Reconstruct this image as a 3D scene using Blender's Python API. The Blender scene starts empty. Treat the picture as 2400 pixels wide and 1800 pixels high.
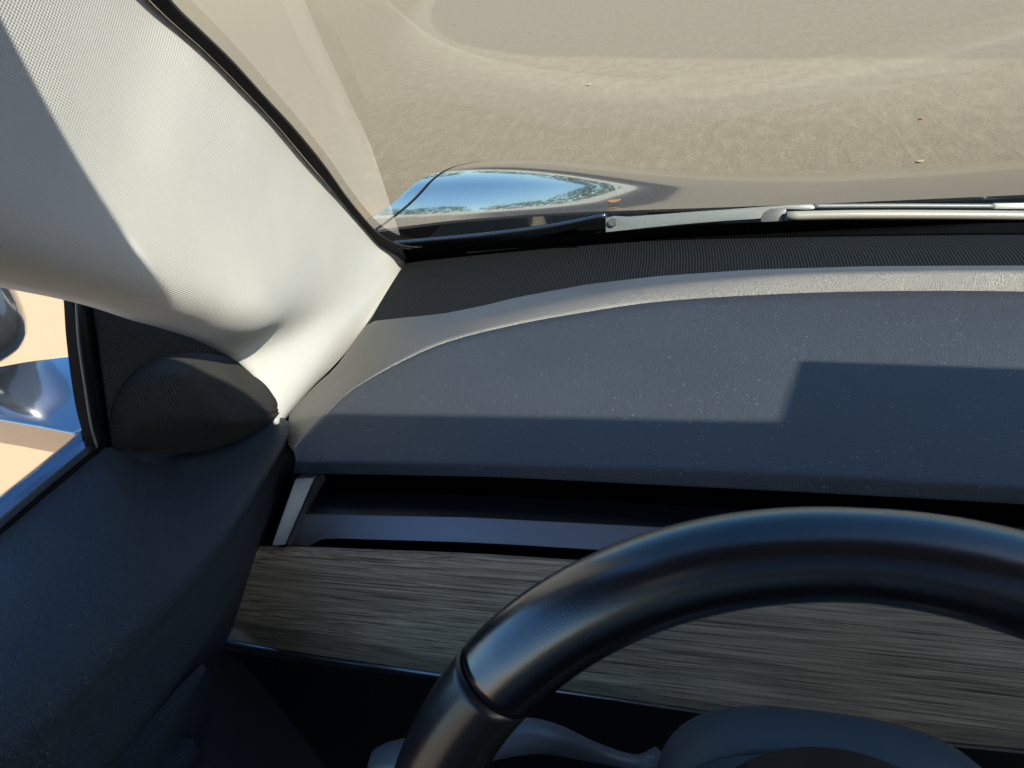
import bpy, bmesh, math, random
import numpy as np
from mathutils import Vector, Matrix, Euler
random.seed(7)
S = bpy.context.scene
COL = S.collection
R = math.radians

# ------------------------------------------------------------------ camera
F = 1664.0                                   # focal length in pixels of a 2400 px wide frame
CAM = Vector((-0.07, 0.0, 1.25))
MC = np.array([[0.9571531111375734, 0.0, -0.2895823230787131],
               [0.24115124660298037, -0.5536410612544503, 0.7970744328824471],
               [-0.16032466466982784, -0.8327554114462697, -0.5299192642332049]])
cd = bpy.data.cameras.new('camera'); cam = bpy.data.objects.new('camera', cd); COL.objects.link(cam)
cd.sensor_fit = 'HORIZONTAL'; cd.sensor_width = 36; cd.lens = 36 * F / 2400
cd.clip_start = 0.01; cd.clip_end = 2000
r_, u_, b_ = MC[:, 0], -MC[:, 1], -MC[:, 2]
cam.matrix_world = Matrix(((r_[0], u_[0], b_[0], CAM.x), (r_[1], u_[1], b_[1], CAM.y), (r_[2], u_[2], b_[2], CAM.z), (0, 0, 0, 1)))
cd.dof.use_dof = True; cd.dof.focus_distance = 0.65; cd.dof.aperture_fstop = 28.0
S.camera = cam

# ------------------------------------------------------------------ sky, sun, exposure
SUN = Vector((0.36, -0.19, 0.37)).normalized()      # towards the sun: behind, to the right, high
w = bpy.data.worlds.new('World'); S.world = w; w.use_nodes = True
nt = w.node_tree; bg = nt.nodes['Background']
sky = nt.nodes.new('ShaderNodeTexSky'); sky.sky_type = 'NISHITA'; sky.sun_disc = False
sky.sun_elevation = math.asin(SUN.z); sky.sun_rotation = math.atan2(SUN.x, SUN.y)
hs_ = nt.nodes.new('ShaderNodeHueSaturation'); hs_.inputs['Saturation'].default_value = 1.32
nt.links.new(sky.outputs[0], hs_.inputs['Color']); nt.links.new(hs_.outputs[0], bg.inputs[0]); bg.inputs[1].default_value = 0.125
ld = bpy.data.lights.new('sun', 'SUN'); ld.energy = 4.8; ld.angle = R(0.6); ld.color = (1.0, 0.93, 0.80)
lo = bpy.data.objects.new('sun', ld); COL.objects.link(lo); lo.location = (3, -3, 6)
lo.rotation_euler = SUN.to_track_quat('Z', 'Y').to_euler()
vs = S.view_settings; vs.view_transform = 'Standard'; vs.look = 'None'; vs.exposure = 1.82; vs.gamma = 1; vs.use_curve_mapping = False
S.cycles.max_bounces = 10; S.cycles.transparent_max_bounces = 16; S.cycles.caustics_reflective = False; S.cycles.caustics_refractive = False
S.cycles.sample_clamp_indirect = 4.0

# ------------------------------------------------------------------ measuring the place: sight lines met with real surfaces
def ray(px, py):
    d = MC @ np.array([px - 1200, py - 900, F]); d /= np.linalg.norm(d); return Vector(d)
def onp(px, py, axis, val):
    d = ray(px, py); i = 'xyz'.index(axis); return CAM + d * ((val - CAM[i]) / d[i])
def onplane(px, py, p0, n):
    d = ray(px, py); p0 = Vector(p0); n = Vector(n); return CAM + d * ((p0 - CAM).dot(n) / d.dot(n))
def zglass(x, y):                             # the windscreen as a raked, slightly curved surface
    q = 0.708 - 0.05 * (x - 0.36) ** 2 - y
    return 0.966 + 0.84 * q - 0.10 * q * q
def onglass(px, py, off=0.0):                 # off > 0: inside the glass
    d = ray(px, py); a, b = 0.05, 2.5; last = a
    for k in range(400):
        t = a + (b - a) * k / 399; p = CAM + d * t
        if p.z + off > zglass(p.x, p.y):
            lo_, hi = last, t
            for _ in range(30):
                m = (lo_ + hi) / 2; p = CAM + d * m
                if p.z + off > zglass(p.x, p.y): hi = m
                else: lo_ = m
            return CAM + d * hi
        last = t
    return CAM + d * b
DOORP, DOORN = (-0.445, 0, 1.0), (1, 0, -0.25)   # the leaning plane of the door glass
def ondoor(px, py, off=0.0): return onplane(px, py, (DOORP[0] + off, 0, 1.0), DOORN)
def X(v): return lambda a, b: onp(a, b, 'x', v)
def Y(v): return lambda a, b: onp(a, b, 'y', v)
def Z(v): return lambda a, b: onp(a, b, 'z', v)
def G(off=0.0): return lambda a, b: onglass(a, b, off)
def DR(off=0.0): return lambda a, b: ondoor(a, b, off)
def L(pts, fn): return [fn(*p[:2]) if len(p) == 2 else (p[2](*p[:2]) if callable(p[2]) else Vector(p)) for p in pts]

# ------------------------------------------------------------------ mesh helpers
def catmull(P, n, closed=False):
    P = [Vector(p) for p in P]
    if len(P) == 2: return [P[0].lerp(P[1], i / (n - 1)) for i in range(n)]
    d = [0]
    for a, b in zip(P, P[1:]): d.append(d[-1] + max((b - a).length, 1e-6))
    out = []
    for i in range(n):
        s = d[-1] * i / (n - 1); k = 0
        while k < len(P) - 2 and s > d[k + 1]: k += 1
        t = (s - d[k]) / (d[k + 1] - d[k])
        p1, p2 = P[k], P[k + 1]; h = d[k + 1] - d[k]
        m1 = (P[k + 1] - P[k - 1]) / (d[k + 1] - d[k - 1]) if k > 0 else (p2 - p1) / h
        m2 = (P[k + 2] - P[k]) / (d[k + 2] - d[k]) if k + 2 < len(P) else (p2 - p1) / h
        t2, t3 = t * t, t * t * t
        out.append(p1 * (2 * t3 - 3 * t2 + 1) + m1 * h * (t3 - 2 * t2 + t) + p2 * (-2 * t3 + 3 * t2) + m2 * h * (t3 - t2))
    return out
def catst(P, n):
    out = []; m = len(P) - 1
    for i in range(n):
        s = m * i / (n - 1); k = min(int(s), m - 1); t = s - k
        p0, p1, p2, p3 = P[max(k - 1, 0)], P[k], P[k + 1], P[min(k + 2, m)]
        a, b = (p2 - p0) * 0.5, (p3 - p1) * 0.5; t2, t3 = t * t, t * t * t
        out.append(p1 * (2 * t3 - 3 * t2 + 1) + a * (t3 - 2 * t2 + t) + p2 * (-2 * t3 + 3 * t2) + b * (t3 - t2))
    return out
def linear(P, n):
    P = [Vector(p) for p in P]; d = [0]
    for a, b in zip(P, P[1:]): d.append(d[-1] + max((b - a).length, 1e-6))
    out = []
    for i in range(n):
        s = d[-1] * i / (n - 1); k = 0
        while k < len(P) - 2 and s > d[k + 1]: k += 1
        out.append(P[k].lerp(P[k + 1], (s - d[k]) / (d[k + 1] - d[k])))
    return out
ROOT = {}
def link(name, me, mat, parent=None, smooth=True):
    o = bpy.data.objects.new(name, me); COL.objects.link(o)
    if mat is not None: me.materials.append(mat)
    if smooth:
        for p in me.polygons: p.use_smooth = True
    if parent is not None:
        bpy.context.view_layer.update()
        o.parent = parent; o.matrix_parent_inverse = parent.matrix_world.inverted()
    return o
def grid_mesh(name, rows, face_to=None):
    nu, nv = len(rows[0]), len(rows)
    me = bpy.data.meshes.new(name)
    vs_ = [tuple(p) for r in rows for p in r]
    fs = [(j * nu + i, j * nu + i + 1, (j + 1) * nu + i + 1, (j + 1) * nu + i) for j in range(nv - 1) for i in range(nu - 1)]
    flip = False
    if face_to is not None:
        tot = 0
        for f in fs[::max(1, len(fs) // 200)]:
            a, b, c, d = (Vector(vs_[k]) for k in f)
            tot += (c - a).cross(d - b).dot((Vector(face_to) - (a + c) / 2).normalized())
        flip = tot < 0
    if flip: fs = [f[::-1] for f in fs]
    me.from_pydata(vs_, [], fs)
    uv = me.uv_layers.new(name='uv')
    jm, im = nv // 2, nu // 2
    U = [0]; V = [0]
    for i in range(nu - 1): U.append(U[-1] + (Vector(rows[jm][i + 1]) - Vector(rows[jm][i])).length)
    for j in range(nv - 1): V.append(V[-1] + (Vector(rows[j + 1][im]) - Vector(rows[j][im])).length)
    for p in me.polygons:
        for li in p.loop_indices:
            v = me.loops[li].vertex_index; uv.data[li].uv = (U[v % nu], V[v // nu])
    return me
def loft(name, rows, mat, parent, nu=60, nv=16, thick=0.004, face=CAM, along=catmull, across=catmull):
    rr = [along(r, nu) for r in rows]
    cols = [across([r[i] for r in rr], nv) for i in range(nu)]
    g = [[cols[i][j] for i in range(nu)] for j in range(nv)]
    me = grid_mesh(name, g, face)
    o = link(name, me, mat, parent)
    if thick:
        m = o.modifiers.new('thickness', 'SOLIDIFY'); m.thickness = thick; m.offset = -1
        m = o.modifiers.new('crisp_edges', 'EDGE_SPLIT'); m.split_angle = R(55)
    return o
def sweep(name, path, rad, mat, parent, seg=16, closed=False, caps=True, up=(0, 0, 1), squash=1.0):
    n = len(path); path = [Vector(p) for p in path]
    if not hasattr(rad, '__len__'): rad = [rad] * n
    vs_, fs = [], []; up = Vector(up)
    for i, p in enumerate(path):
        a = path[(i - 1) % n] if closed or i > 0 else p
        b = path[(i + 1) % n] if closed or i < n - 1 else p
        t = (b - a).normalized(); s = t.cross(up).normalized(); q = s.cross(t)
        for k in range(seg):
            an = 2 * math.pi * k / seg
            vs_.append(tuple(p + (s * math.cos(an) + q * math.sin(an) * squash) * rad[i]))
    m = n if closed else n - 1
    for i in range(m):
        for k in range(seg):
            j = (i + 1) % n
            fs.append((i * seg + k, i * seg + (k + 1) % seg, j * seg + (k + 1) % seg, j * seg + k))
    if caps and not closed:
        fs.append(tuple(range(seg))[::-1]); fs.append(tuple((n - 1) * seg + k for k in range(seg)))
    me = bpy.data.meshes.new(name); me.from_pydata(vs_, [], fs)
    bm = bmesh.new(); bm.from_mesh(me); bmesh.ops.recalc_face_normals(bm, faces=bm.faces); bm.to_mesh(me); bm.free()
    o = link(name, me, mat, parent)
    if caps and not closed:
        for p in me.polygons:
            if len(p.vertices) > 4: p.use_smooth = False
    return o
def prism(name, poly, ext, mat, parent, bevel=0.0, seg=2, smooth=True):
    """Closed outline pushed along ext; ext is one vector."""
    bm = bmesh.new(); ext = Vector(ext)
    a = [bm.verts.new(Vector(p)) for p in poly]; b = [bm.verts.new(Vector(p) + ext) for p in poly]
    n = len(poly); bm.faces.new(a); bm.faces.new(b[::-1])
    for i in range(n): bm.faces.new((a[i], b[i], b[(i + 1) % n], a[(i + 1) % n]))
    bmesh.ops.recalc_face_normals(bm, faces=bm.faces)
    if bevel: bmesh.ops.bevel(bm, geom=list(bm.edges), offset=bevel, segments=seg, affect='EDGES', profile=0.6, clamp_overlap=True)
    me = bpy.data.meshes.new(name); bm.to_mesh(me); bm.free()
    o = link(name, me, mat, parent, smooth)
    if smooth:
        try: me.set_sharp_from_angle(angle=R(40))
        except Exception: pass
    return o
def box(name, lo_, hi, mat, parent, bevel=0.0, rot=None, center=None):
    x0, y0, z0 = lo_; x1, y1, z1 = hi
    p = [(x0, y0, z0), (x1, y0, z0), (x1, y1, z0), (x0, y1, z0)]
    return prism(name, p, (0, 0, z1 - z0), mat, parent, bevel)

# ------------------------------------------------------------------ materials
def newmat(name):
    m = bpy.data.materials.new(name); m.use_nodes = True
    n = m.node_tree; return m, n, n.nodes['Principled BSDF'], n.links
def node(n, t, **k):
    q = n.nodes.new(t)
    for a, b in k.items():
        if a in q.inputs.keys() if isinstance(a, str) else False: q.inputs[a].default_value = b
        else: setattr(q, a, b)
    return q
def tex(n, kind, vec, scale, **k):
    q = n.nodes.new(kind); q.inputs['Scale'].default_value = scale
    for a, b in k.items():
        if a in q.inputs: q.inputs[a].default_value = b
        else: setattr(q, a, b)
    if vec is not None: n.links.new(vec, q.inputs['Vector'])
    return q
def ramp(n, src, stops):
    q = n.nodes.new('ShaderNodeValToRGB'); e = q.color_ramp.elements
    while len(e) > 1: e.remove(e[-1])
    e[0].position = stops[0][0]; e[0].color = (*stops[0][1], 1) if hasattr(stops[0][1], '__len__') else (stops[0][1],) * 3 + (1,)
    for p, c in stops[1:]:
        x = e.new(p); x.color = (*c, 1) if hasattr(c, '__len__') else (c, c, c, 1)
    n.links.new(src, q.inputs[0]); return q
def math_(n, op, a, b=None):
    q = n.nodes.new('ShaderNodeMath'); q.operation = op
    for i, v in enumerate((a, b)):
        if v is None: continue
        if isinstance(v, (int, float)): q.inputs[i].default_value = v
        else: n.links.new(v, q.inputs[i])
    return q.outputs[0]
def mixc(n, fac, a, b):
    q = n.nodes.new('ShaderNodeMix'); q.data_type = 'RGBA'
    for i, v in ((0, fac), (6, a), (7, b)):
        if isinstance(v, (int, float)): q.inputs[i].default_value = v
        elif isinstance(v, tuple): q.inputs[i].default_value = (*v, 1)
        else: n.links.new(v, q.inputs[i])
    return q.outputs[2]
def bump(n, b, h, strength, dist):
    q = n.nodes.new('ShaderNodeBump'); q.inputs['Strength'].default_value = strength; q.inputs['Distance'].default_value = dist
    n.links.new(h, q.inputs['Height']); n.links.new(q.outputs[0], b.inputs['Normal']); return q
def objco(n): return n.nodes.new('ShaderNodeTexCoord').outputs['Object']
def plain(name, col, rough=0.5, metal=0.0, spec=0.5, coat=0.0, mottling=0.15, scale=60, grain=0.0):
    m, n, b, l = newmat(name); co = objco(n)
    t = tex(n, 'ShaderNodeTexNoise', co, scale, Detail=6)
    c = mixc(n, t.outputs[0], tuple(max(0, v * (1 - mottling)) for v in col), tuple(v * (1 + mottling) for v in col))
    l.new(c, b.inputs['Base Color'])
    b.inputs['Roughness'].default_value = rough; b.inputs['Metallic'].default_value = metal
    b.inputs['Specular IOR Level'].default_value = spec; b.inputs['Coat Weight'].default_value = coat; b.inputs['Coat Roughness'].default_value = 0.02
    if grain:
        t2 = tex(n, 'ShaderNodeTexNoise', co, 1400, Detail=2); bump(n, b, t2.outputs[0], grain, 0.0004)
    return m
def leather(name, col, rough, dust=0.0, grain=0.6, spec=0.8):
    m, n, b, l = newmat(name); co = objco(n)
    v = tex(n, 'ShaderNodeTexVoronoi', co, 1000, feature='DISTANCE_TO_EDGE'); v.inputs['Randomness'].default_value = 1
    v1 = ramp(n, v.outputs['Distance'], [(0, 0), (0.25, 1)])
    n1 = tex(n, 'ShaderNodeTexNoise', co, 800, Detail=3)
    h = math_(n, 'ADD', math_(n, 'MULTIPLY', v1.outputs[0], 0.6), math_(n, 'MULTIPLY', n1.outputs[0], 0.9))
    bump(n, b, h, grain, 0.0013)
    big = tex(n, 'ShaderNodeTexNoise', co, 9, Detail=5)
    c = mixc(n, big.outputs[0], tuple(x * 0.8 for x in col), tuple(x * 1.25 for x in col))
    if dust:
        d1 = tex(n, 'ShaderNodeTexVoronoi', co, 300); d1.inputs['Randomness'].default_value = 1
        d2 = tex(n, 'ShaderNodeTexNoise', co, 120, Detail=2)
        mk = math_(n, 'MULTIPLY', ramp(n, d1.outputs['Distance'], [(0.07, 1), (0.14, 0)]).outputs[0], ramp(n, d2.outputs[0], [(0.46, 0), (0.62, 1)]).outputs[0])
        wn = tex(n, 'ShaderNodeTexWhiteNoise', None, 1) if False else None
        c = mixc(n, math_(n, 'MULTIPLY', mk, dust), c, (0.45, 0.44, 0.42))
    l.new(c, b.inputs['Base Color'])
    rr = tex(n, 'ShaderNodeTexNoise', co, 25, Detail=4)
    l.new(math_(n, 'ADD', math_(n, 'MULTIPLY', rr.outputs[0], 0.12), rough - 0.06), b.inputs['Roughness']); b.inputs['Specular IOR Level'].default_value = spec
    return m
def fabric(name, col, pitch_u, pitch_v, depth, rough=0.9, contrast=0.25, sheen=0.1, mott=0.12, su=1.0, sv=1.0):
    m, n, b, l = newmat(name)
    uv = n.nodes.new('ShaderNodeTexCoord').outputs['UV']; co = objco(n)
    sep = n.nodes.new('ShaderNodeSeparateXYZ'); l.new(uv, sep.inputs[0])
    wob = tex(n, 'ShaderNodeTexNoise', co, 90, Detail=3)
    def wave(s, pitch):
        a = math_(n, 'ADD', math_(n, 'MULTIPLY', s, 2 * math.pi / pitch), math_(n, 'MULTIPLY', wob.outputs[0], 3.0))
        return math_(n, 'ADD', math_(n, 'MULTIPLY', math_(n, 'SINE', a), 0.5), 0.5)
    wu, wv = wave(sep.outputs[0], pitch_u), wave(sep.outputs[1], pitch_v)
    h = math_(n, 'ADD', math_(n, 'MULTIPLY', wu, su), math_(n, 'MULTIPLY', wv, sv))
    fine = tex(n, 'ShaderNodeTexNoise', co, 1800, Detail=2)
    h2 = math_(n, 'ADD', h, math_(n, 'MULTIPLY', fine.outputs[0], 0.6))
    bump(n, b, h2, 1.0, depth)
    big = tex(n, 'ShaderNodeTexNoise', co, 22, Detail=6)
    f = math_(n, 'ADD', math_(n, 'MULTIPLY', math_(n, 'SUBTRACT', math_(n, 'DIVIDE', h, su + sv), 0.5), contrast), math_(n, 'MULTIPLY', math_(n, 'SUBTRACT', big.outputs[0], 0.5), mott))
    fac = math_(n, 'ADD', 0.5, f)
    c = mixc(n, fac, tuple(x * 0.3 for x in col), tuple(min(1, x * 1.7) for x in col))
    l.new(c, b.inputs['Base Color']); b.inputs['Roughness'].default_value = rough; b.inputs['Sheen Weight'].default_value = sheen
    b.inputs['Specular IOR Level'].default_value = 0.25 if col[0] > 0.1 else 0.1
    return m
def carpaint(name, col):
    m, n, b, l = newmat(name); co = objco(n)
    fl = tex(n, 'ShaderNodeTexNoise', co, 3500, Detail=1)
    dirt = tex(n, 'ShaderNodeTexVoronoi', co, 130); dn = tex(n, 'ShaderNodeTexNoise', co, 18, Detail=4)
    mk = math_(n, 'MULTIPLY', ramp(n, dirt.outputs['Distance'], [(0.05, 1), (0.09, 0)]).outputs[0], ramp(n, dn.outputs[0], [(0.5, 0), (0.62, 0.8)]).outputs[0])
    c = mixc(n, fl.outputs[0], tuple(x * 0.7 for x in col), tuple(x * 1.4 for x in col))
    l.new(mixc(n, math_(n, 'MULTIPLY', mk, 0.5), c, (0.25, 0.24, 0.21)), b.inputs['Base Color'])
    b.inputs['Metallic'].default_value = 0.92; b.inputs['Roughness'].default_value = 0.10
    b.inputs['Coat Weight'].default_value = 1.0; b.inputs['Coat Roughness'].default_value = 0.015; b.inputs['Coat IOR'].default_value = 1.6
    return m
def glass(name, tint, refl, dust=0.0):
    m = bpy.data.materials.new(name); m.use_nodes = True; n = m.node_tree; l = n.links
    n.nodes.remove(n.nodes['Principled BSDF']); out = n.nodes['Material Output']
    tr = n.nodes.new('ShaderNodeBsdfTransparent'); tr.inputs[0].default_value = (*tint, 1)
    gl = n.nodes.new('ShaderNodeBsdfGlossy'); gl.inputs['Roughness'].default_value = 0.0; gl.inputs[0].default_value = (1, 1, 1, 1)
    fr = n.nodes.new('ShaderNodeFresnel'); fr.inputs[0].default_value = 1.5
    gm = n.nodes.new('ShaderNodeNewGeometry')                          # the sheet's back is the same glass
    fr2 = n.nodes.new('ShaderNodeLayerWeight'); fr2.inputs[0].default_value = 0.5
    fac = math_(n, 'MULTIPLY', math_(n, 'POWER', fr2.outputs['Facing'], 5.0), refl)
    fac = math_(n, 'MINIMUM', math_(n, 'ADD', fac, 0.06), 0.95)
    mx = n.nodes.new('ShaderNodeMixShader'); l.new(fac, mx.inputs[0]); l.new(tr.outputs[0], mx.inputs[1]); l.new(gl.outputs[0], mx.inputs[2])
    res = mx.outputs[0]
    if dust:
        co = objco(n); a = tex(n, 'ShaderNodeTexVoronoi', co, 95); c = tex(n, 'ShaderNodeTexNoise', co, 11, Detail=3)
        df = n.nodes.new('ShaderNodeBsdfDiffuse'); df.inputs[0].default_value = (0.7, 0.68, 0.62, 1)
        mk = math_(n, 'MULTIPLY', ramp(n, a.outputs['Distance'], [(0.03, 1), (0.06, 0)]).outputs[0], ramp(n, c.outputs[0], [(0.42, 0), (0.6, 1)]).outputs[0])
        m2 = n.nodes.new('ShaderNodeMixShader'); l.new(math_(n, 'MULTIPLY', mk, dust), m2.inputs[0]); l.new(res, m2.inputs[1]); l.new(df.outputs[0], m2.inputs[2]); res = m2.outputs[0]
    l.new(res, out.inputs[0]); return m

M = {}
M['pad'] = leather('black_leather_pad', (0.042, 0.050, 0.066), 0.52, dust=0.8, spec=0.35)
M['rimpad'] = leather('grey_black_leather', (0.040, 0.037, 0.030), 0.50, dust=0.3, grain=0.24, spec=1.0)
bb = M['rimpad'].node_tree.nodes['Principled BSDF']; bb.inputs['IOR'].default_value = 1.8
M['door'] = leather('black_leather_door', (0.008, 0.017, 0.031), 0.42, grain=0.8, spec=0.8)
M['pillar'] = fabric('pale_grey_knit', (0.75, 0.735, 0.67), 0.0015, 0.0015, 0.00011, contrast=0.13)
M['strip'] = fabric('black_ribbed_cloth', (0.012, 0.014, 0.016), 0.0026, 0.0016, 0.0005, contrast=0.9, su=1.0, sv=0.25, sheen=0.0)
M['mesh'] = fabric('black_speaker_cloth', (0.038, 0.038, 0.036), 0.0017, 0.0017, 0.0005, contrast=1.2, sheen=0.03)
M['seal'] = fabric('charcoal_binding', (0.020, 0.022, 0.022), 0.003, 0.003, 0.0003, contrast=0.3)
M['black'] = plain('black_plastic', (0.008, 0.008, 0.009), 0.45, grain=0.3)
M['gloss'] = plain('gloss_black', (0.004, 0.004, 0.005), 0.12)
M['seat'] = plain('pale_bounce_seat', (0.62, 0.60, 0.56), 0.6)  # unseen seats, kept pale to bounce fill light onto the wood
M['frame'] = plain('frame_black', (0.003, 0.003, 0.003), 0.6, spec=0.12)
M['bead'] = plain('grey_bead', (0.16, 0.15, 0.14), 0.5)
M['frit'] = plain('black_frit', (0.003, 0.003, 0.003), 0.8, spec=0.1, grain=1.0)
M['void'] = plain('dark_lining', (0.002, 0.002, 0.002), 0.95, spec=0.03)
M['vent'] = plain('satin_vent_plastic', (0.20, 0.215, 0.25), 0.40, metal=0.35, mottling=0.05, scale=900)
M['ventdark'] = plain('dark_vent_plastic', (0.07, 0.076, 0.09), 0.4)
M['silver'] = plain('brushed_silver_trim', (0.42, 0.43, 0.46), 0.28, metal=1.0, mottling=0.05)
M['wheel'] = plain('wheel_leather', (0.0025, 0.004, 0.007), 0.24, spec=0.7, mottling=0.4, scale=40, grain=0.25)
M['wheel'].node_tree.nodes['Principled BSDF'].inputs['Coat Weight'].default_value = 0.5; M['wheel'].node_tree.nodes['Principled BSDF'].inputs['Coat Roughness'].default_value = 0.2; M['wheel'].node_tree.nodes['Principled BSDF'].inputs['Coat IOR'].default_value = 1.8
M['grip'] = plain('wheel_grip_leather', (0.012, 0.012, 0.013), 0.27, mottling=0.3, scale=40, grain=0.1)
M['column'] = plain('column_plastic', (0.05, 0.055, 0.06), 0.55, mottling=0.1, grain=0.5)
M['stalk'] = plain('stalk_plastic', (0.10, 0.11, 0.12), 0.35, mottling=0.08)
M['wiper'] = plain('wiper_grey', (0.17, 0.19, 0.195), 0.42, metal=0.2, mottling=0.12, scale=200)
M['blade'] = plain('wiper_blade', (0.33, 0.325, 0.29), 0.35, mottling=0.08, scale=150)
M['wiperdark'] = plain('wiper_joint', (0.09, 0.10, 0.10), 0.35)
M['paint'] = carpaint('grey_metallic_paint', (0.30, 0.32, 0.35))
M['chrome'] = plain('bright_moulding', (0.16, 0.19, 0.24), 0.18, metal=0.9)
M['roofcloth'] = plain('headliner', (0.30, 0.29, 0.27), 0.95)
M['white'] = plain('pale_plate', (0.55, 0.54, 0.5), 0.5)
M['glass'] = glass('windscreen_glass', (0.545, 0.56, 0.525), 1.75, dust=0.35)
M['sideglass'] = glass('side_glass', (0.93, 0.94, 0.92), 1.0)
M['roofglass'] = glass('tinted_roof_glass', (0.07, 0.08, 0.09), 1.0)
M['mirrorglass'] = plain('mirror_glass', (0.8, 0.8, 0.8), 0.02, metal=1.0)
def wood():
    m, n, b, l = newmat('open_pore_grey_wood'); co = objco(n)
    mp = n.nodes.new('ShaderNodeMapping'); l.new(co, mp.inputs[0]); mp.inputs['Scale'].default_value = (9, 950, 950)
    mp2 = n.nodes.new('ShaderNodeMapping'); l.new(co, mp2.inputs[0]); mp2.inputs['Scale'].default_value = (25, 1700, 1700)
    a = tex(n, 'ShaderNodeTexNoise', mp.outputs[0], 1, Detail=6, Roughness=0.7)
    c = tex(n, 'ShaderNodeTexNoise', mp2.outputs[0], 1, Detail=3)
    g = tex(n, 'ShaderNodeTexNoise', co, 7, Detail=3)
    f = math_(n, 'ADD', math_(n, 'MULTIPLY', a.outputs[0], 0.65), math_(n, 'MULTIPLY', c.outputs[0], 0.35))
    cr = ramp(n, f, [(0.36, (0.09, 0.067, 0.046)), (0.45, (0.33, 0.268, 0.196)), (0.53, (0.46, 0.385, 0.295)), (0.62, (0.68, 0.59, 0.46))])
    cc = mixc(n, g.outputs[0], (0.8, 0.8, 0.8), (1.2, 1.12, 1.0))
    mu = n.nodes.new('ShaderNodeMix'); mu.data_type = 'RGBA'; mu.blend_type = 'MULTIPLY'; mu.inputs[0].default_value = 1
    l.new(cr.outputs[0], mu.inputs[6]); l.new(cc, mu.inputs[7]); l.new(mu.outputs[2], b.inputs['Base Color'])
    mp3 = n.nodes.new('ShaderNodeMapping'); l.new(co, mp3.inputs[0]); mp3.inputs['Scale'].default_value = (8, 1300, 1300)
    po = tex(n, 'ShaderNodeTexNoise', mp3.outputs[0], 1, Detail=2); pm = ramp(n, po.outputs[0], [(0.57, 0), (0.61, 1)])
    l.new(mixc(n, math_(n, 'MULTIPLY', pm.outputs[0], 0.75), mu.outputs[2], (0.035, 0.027, 0.018)), b.inputs['Base Color'])
    b.inputs['Roughness'].default_value = 0.5; bump(n, b, math_(n, 'SUBTRACT', f, math_(n, 'MULTIPLY', pm.outputs[0], 0.6)), 0.6, 0.0006); return m
M['wood'] = wood()
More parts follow.
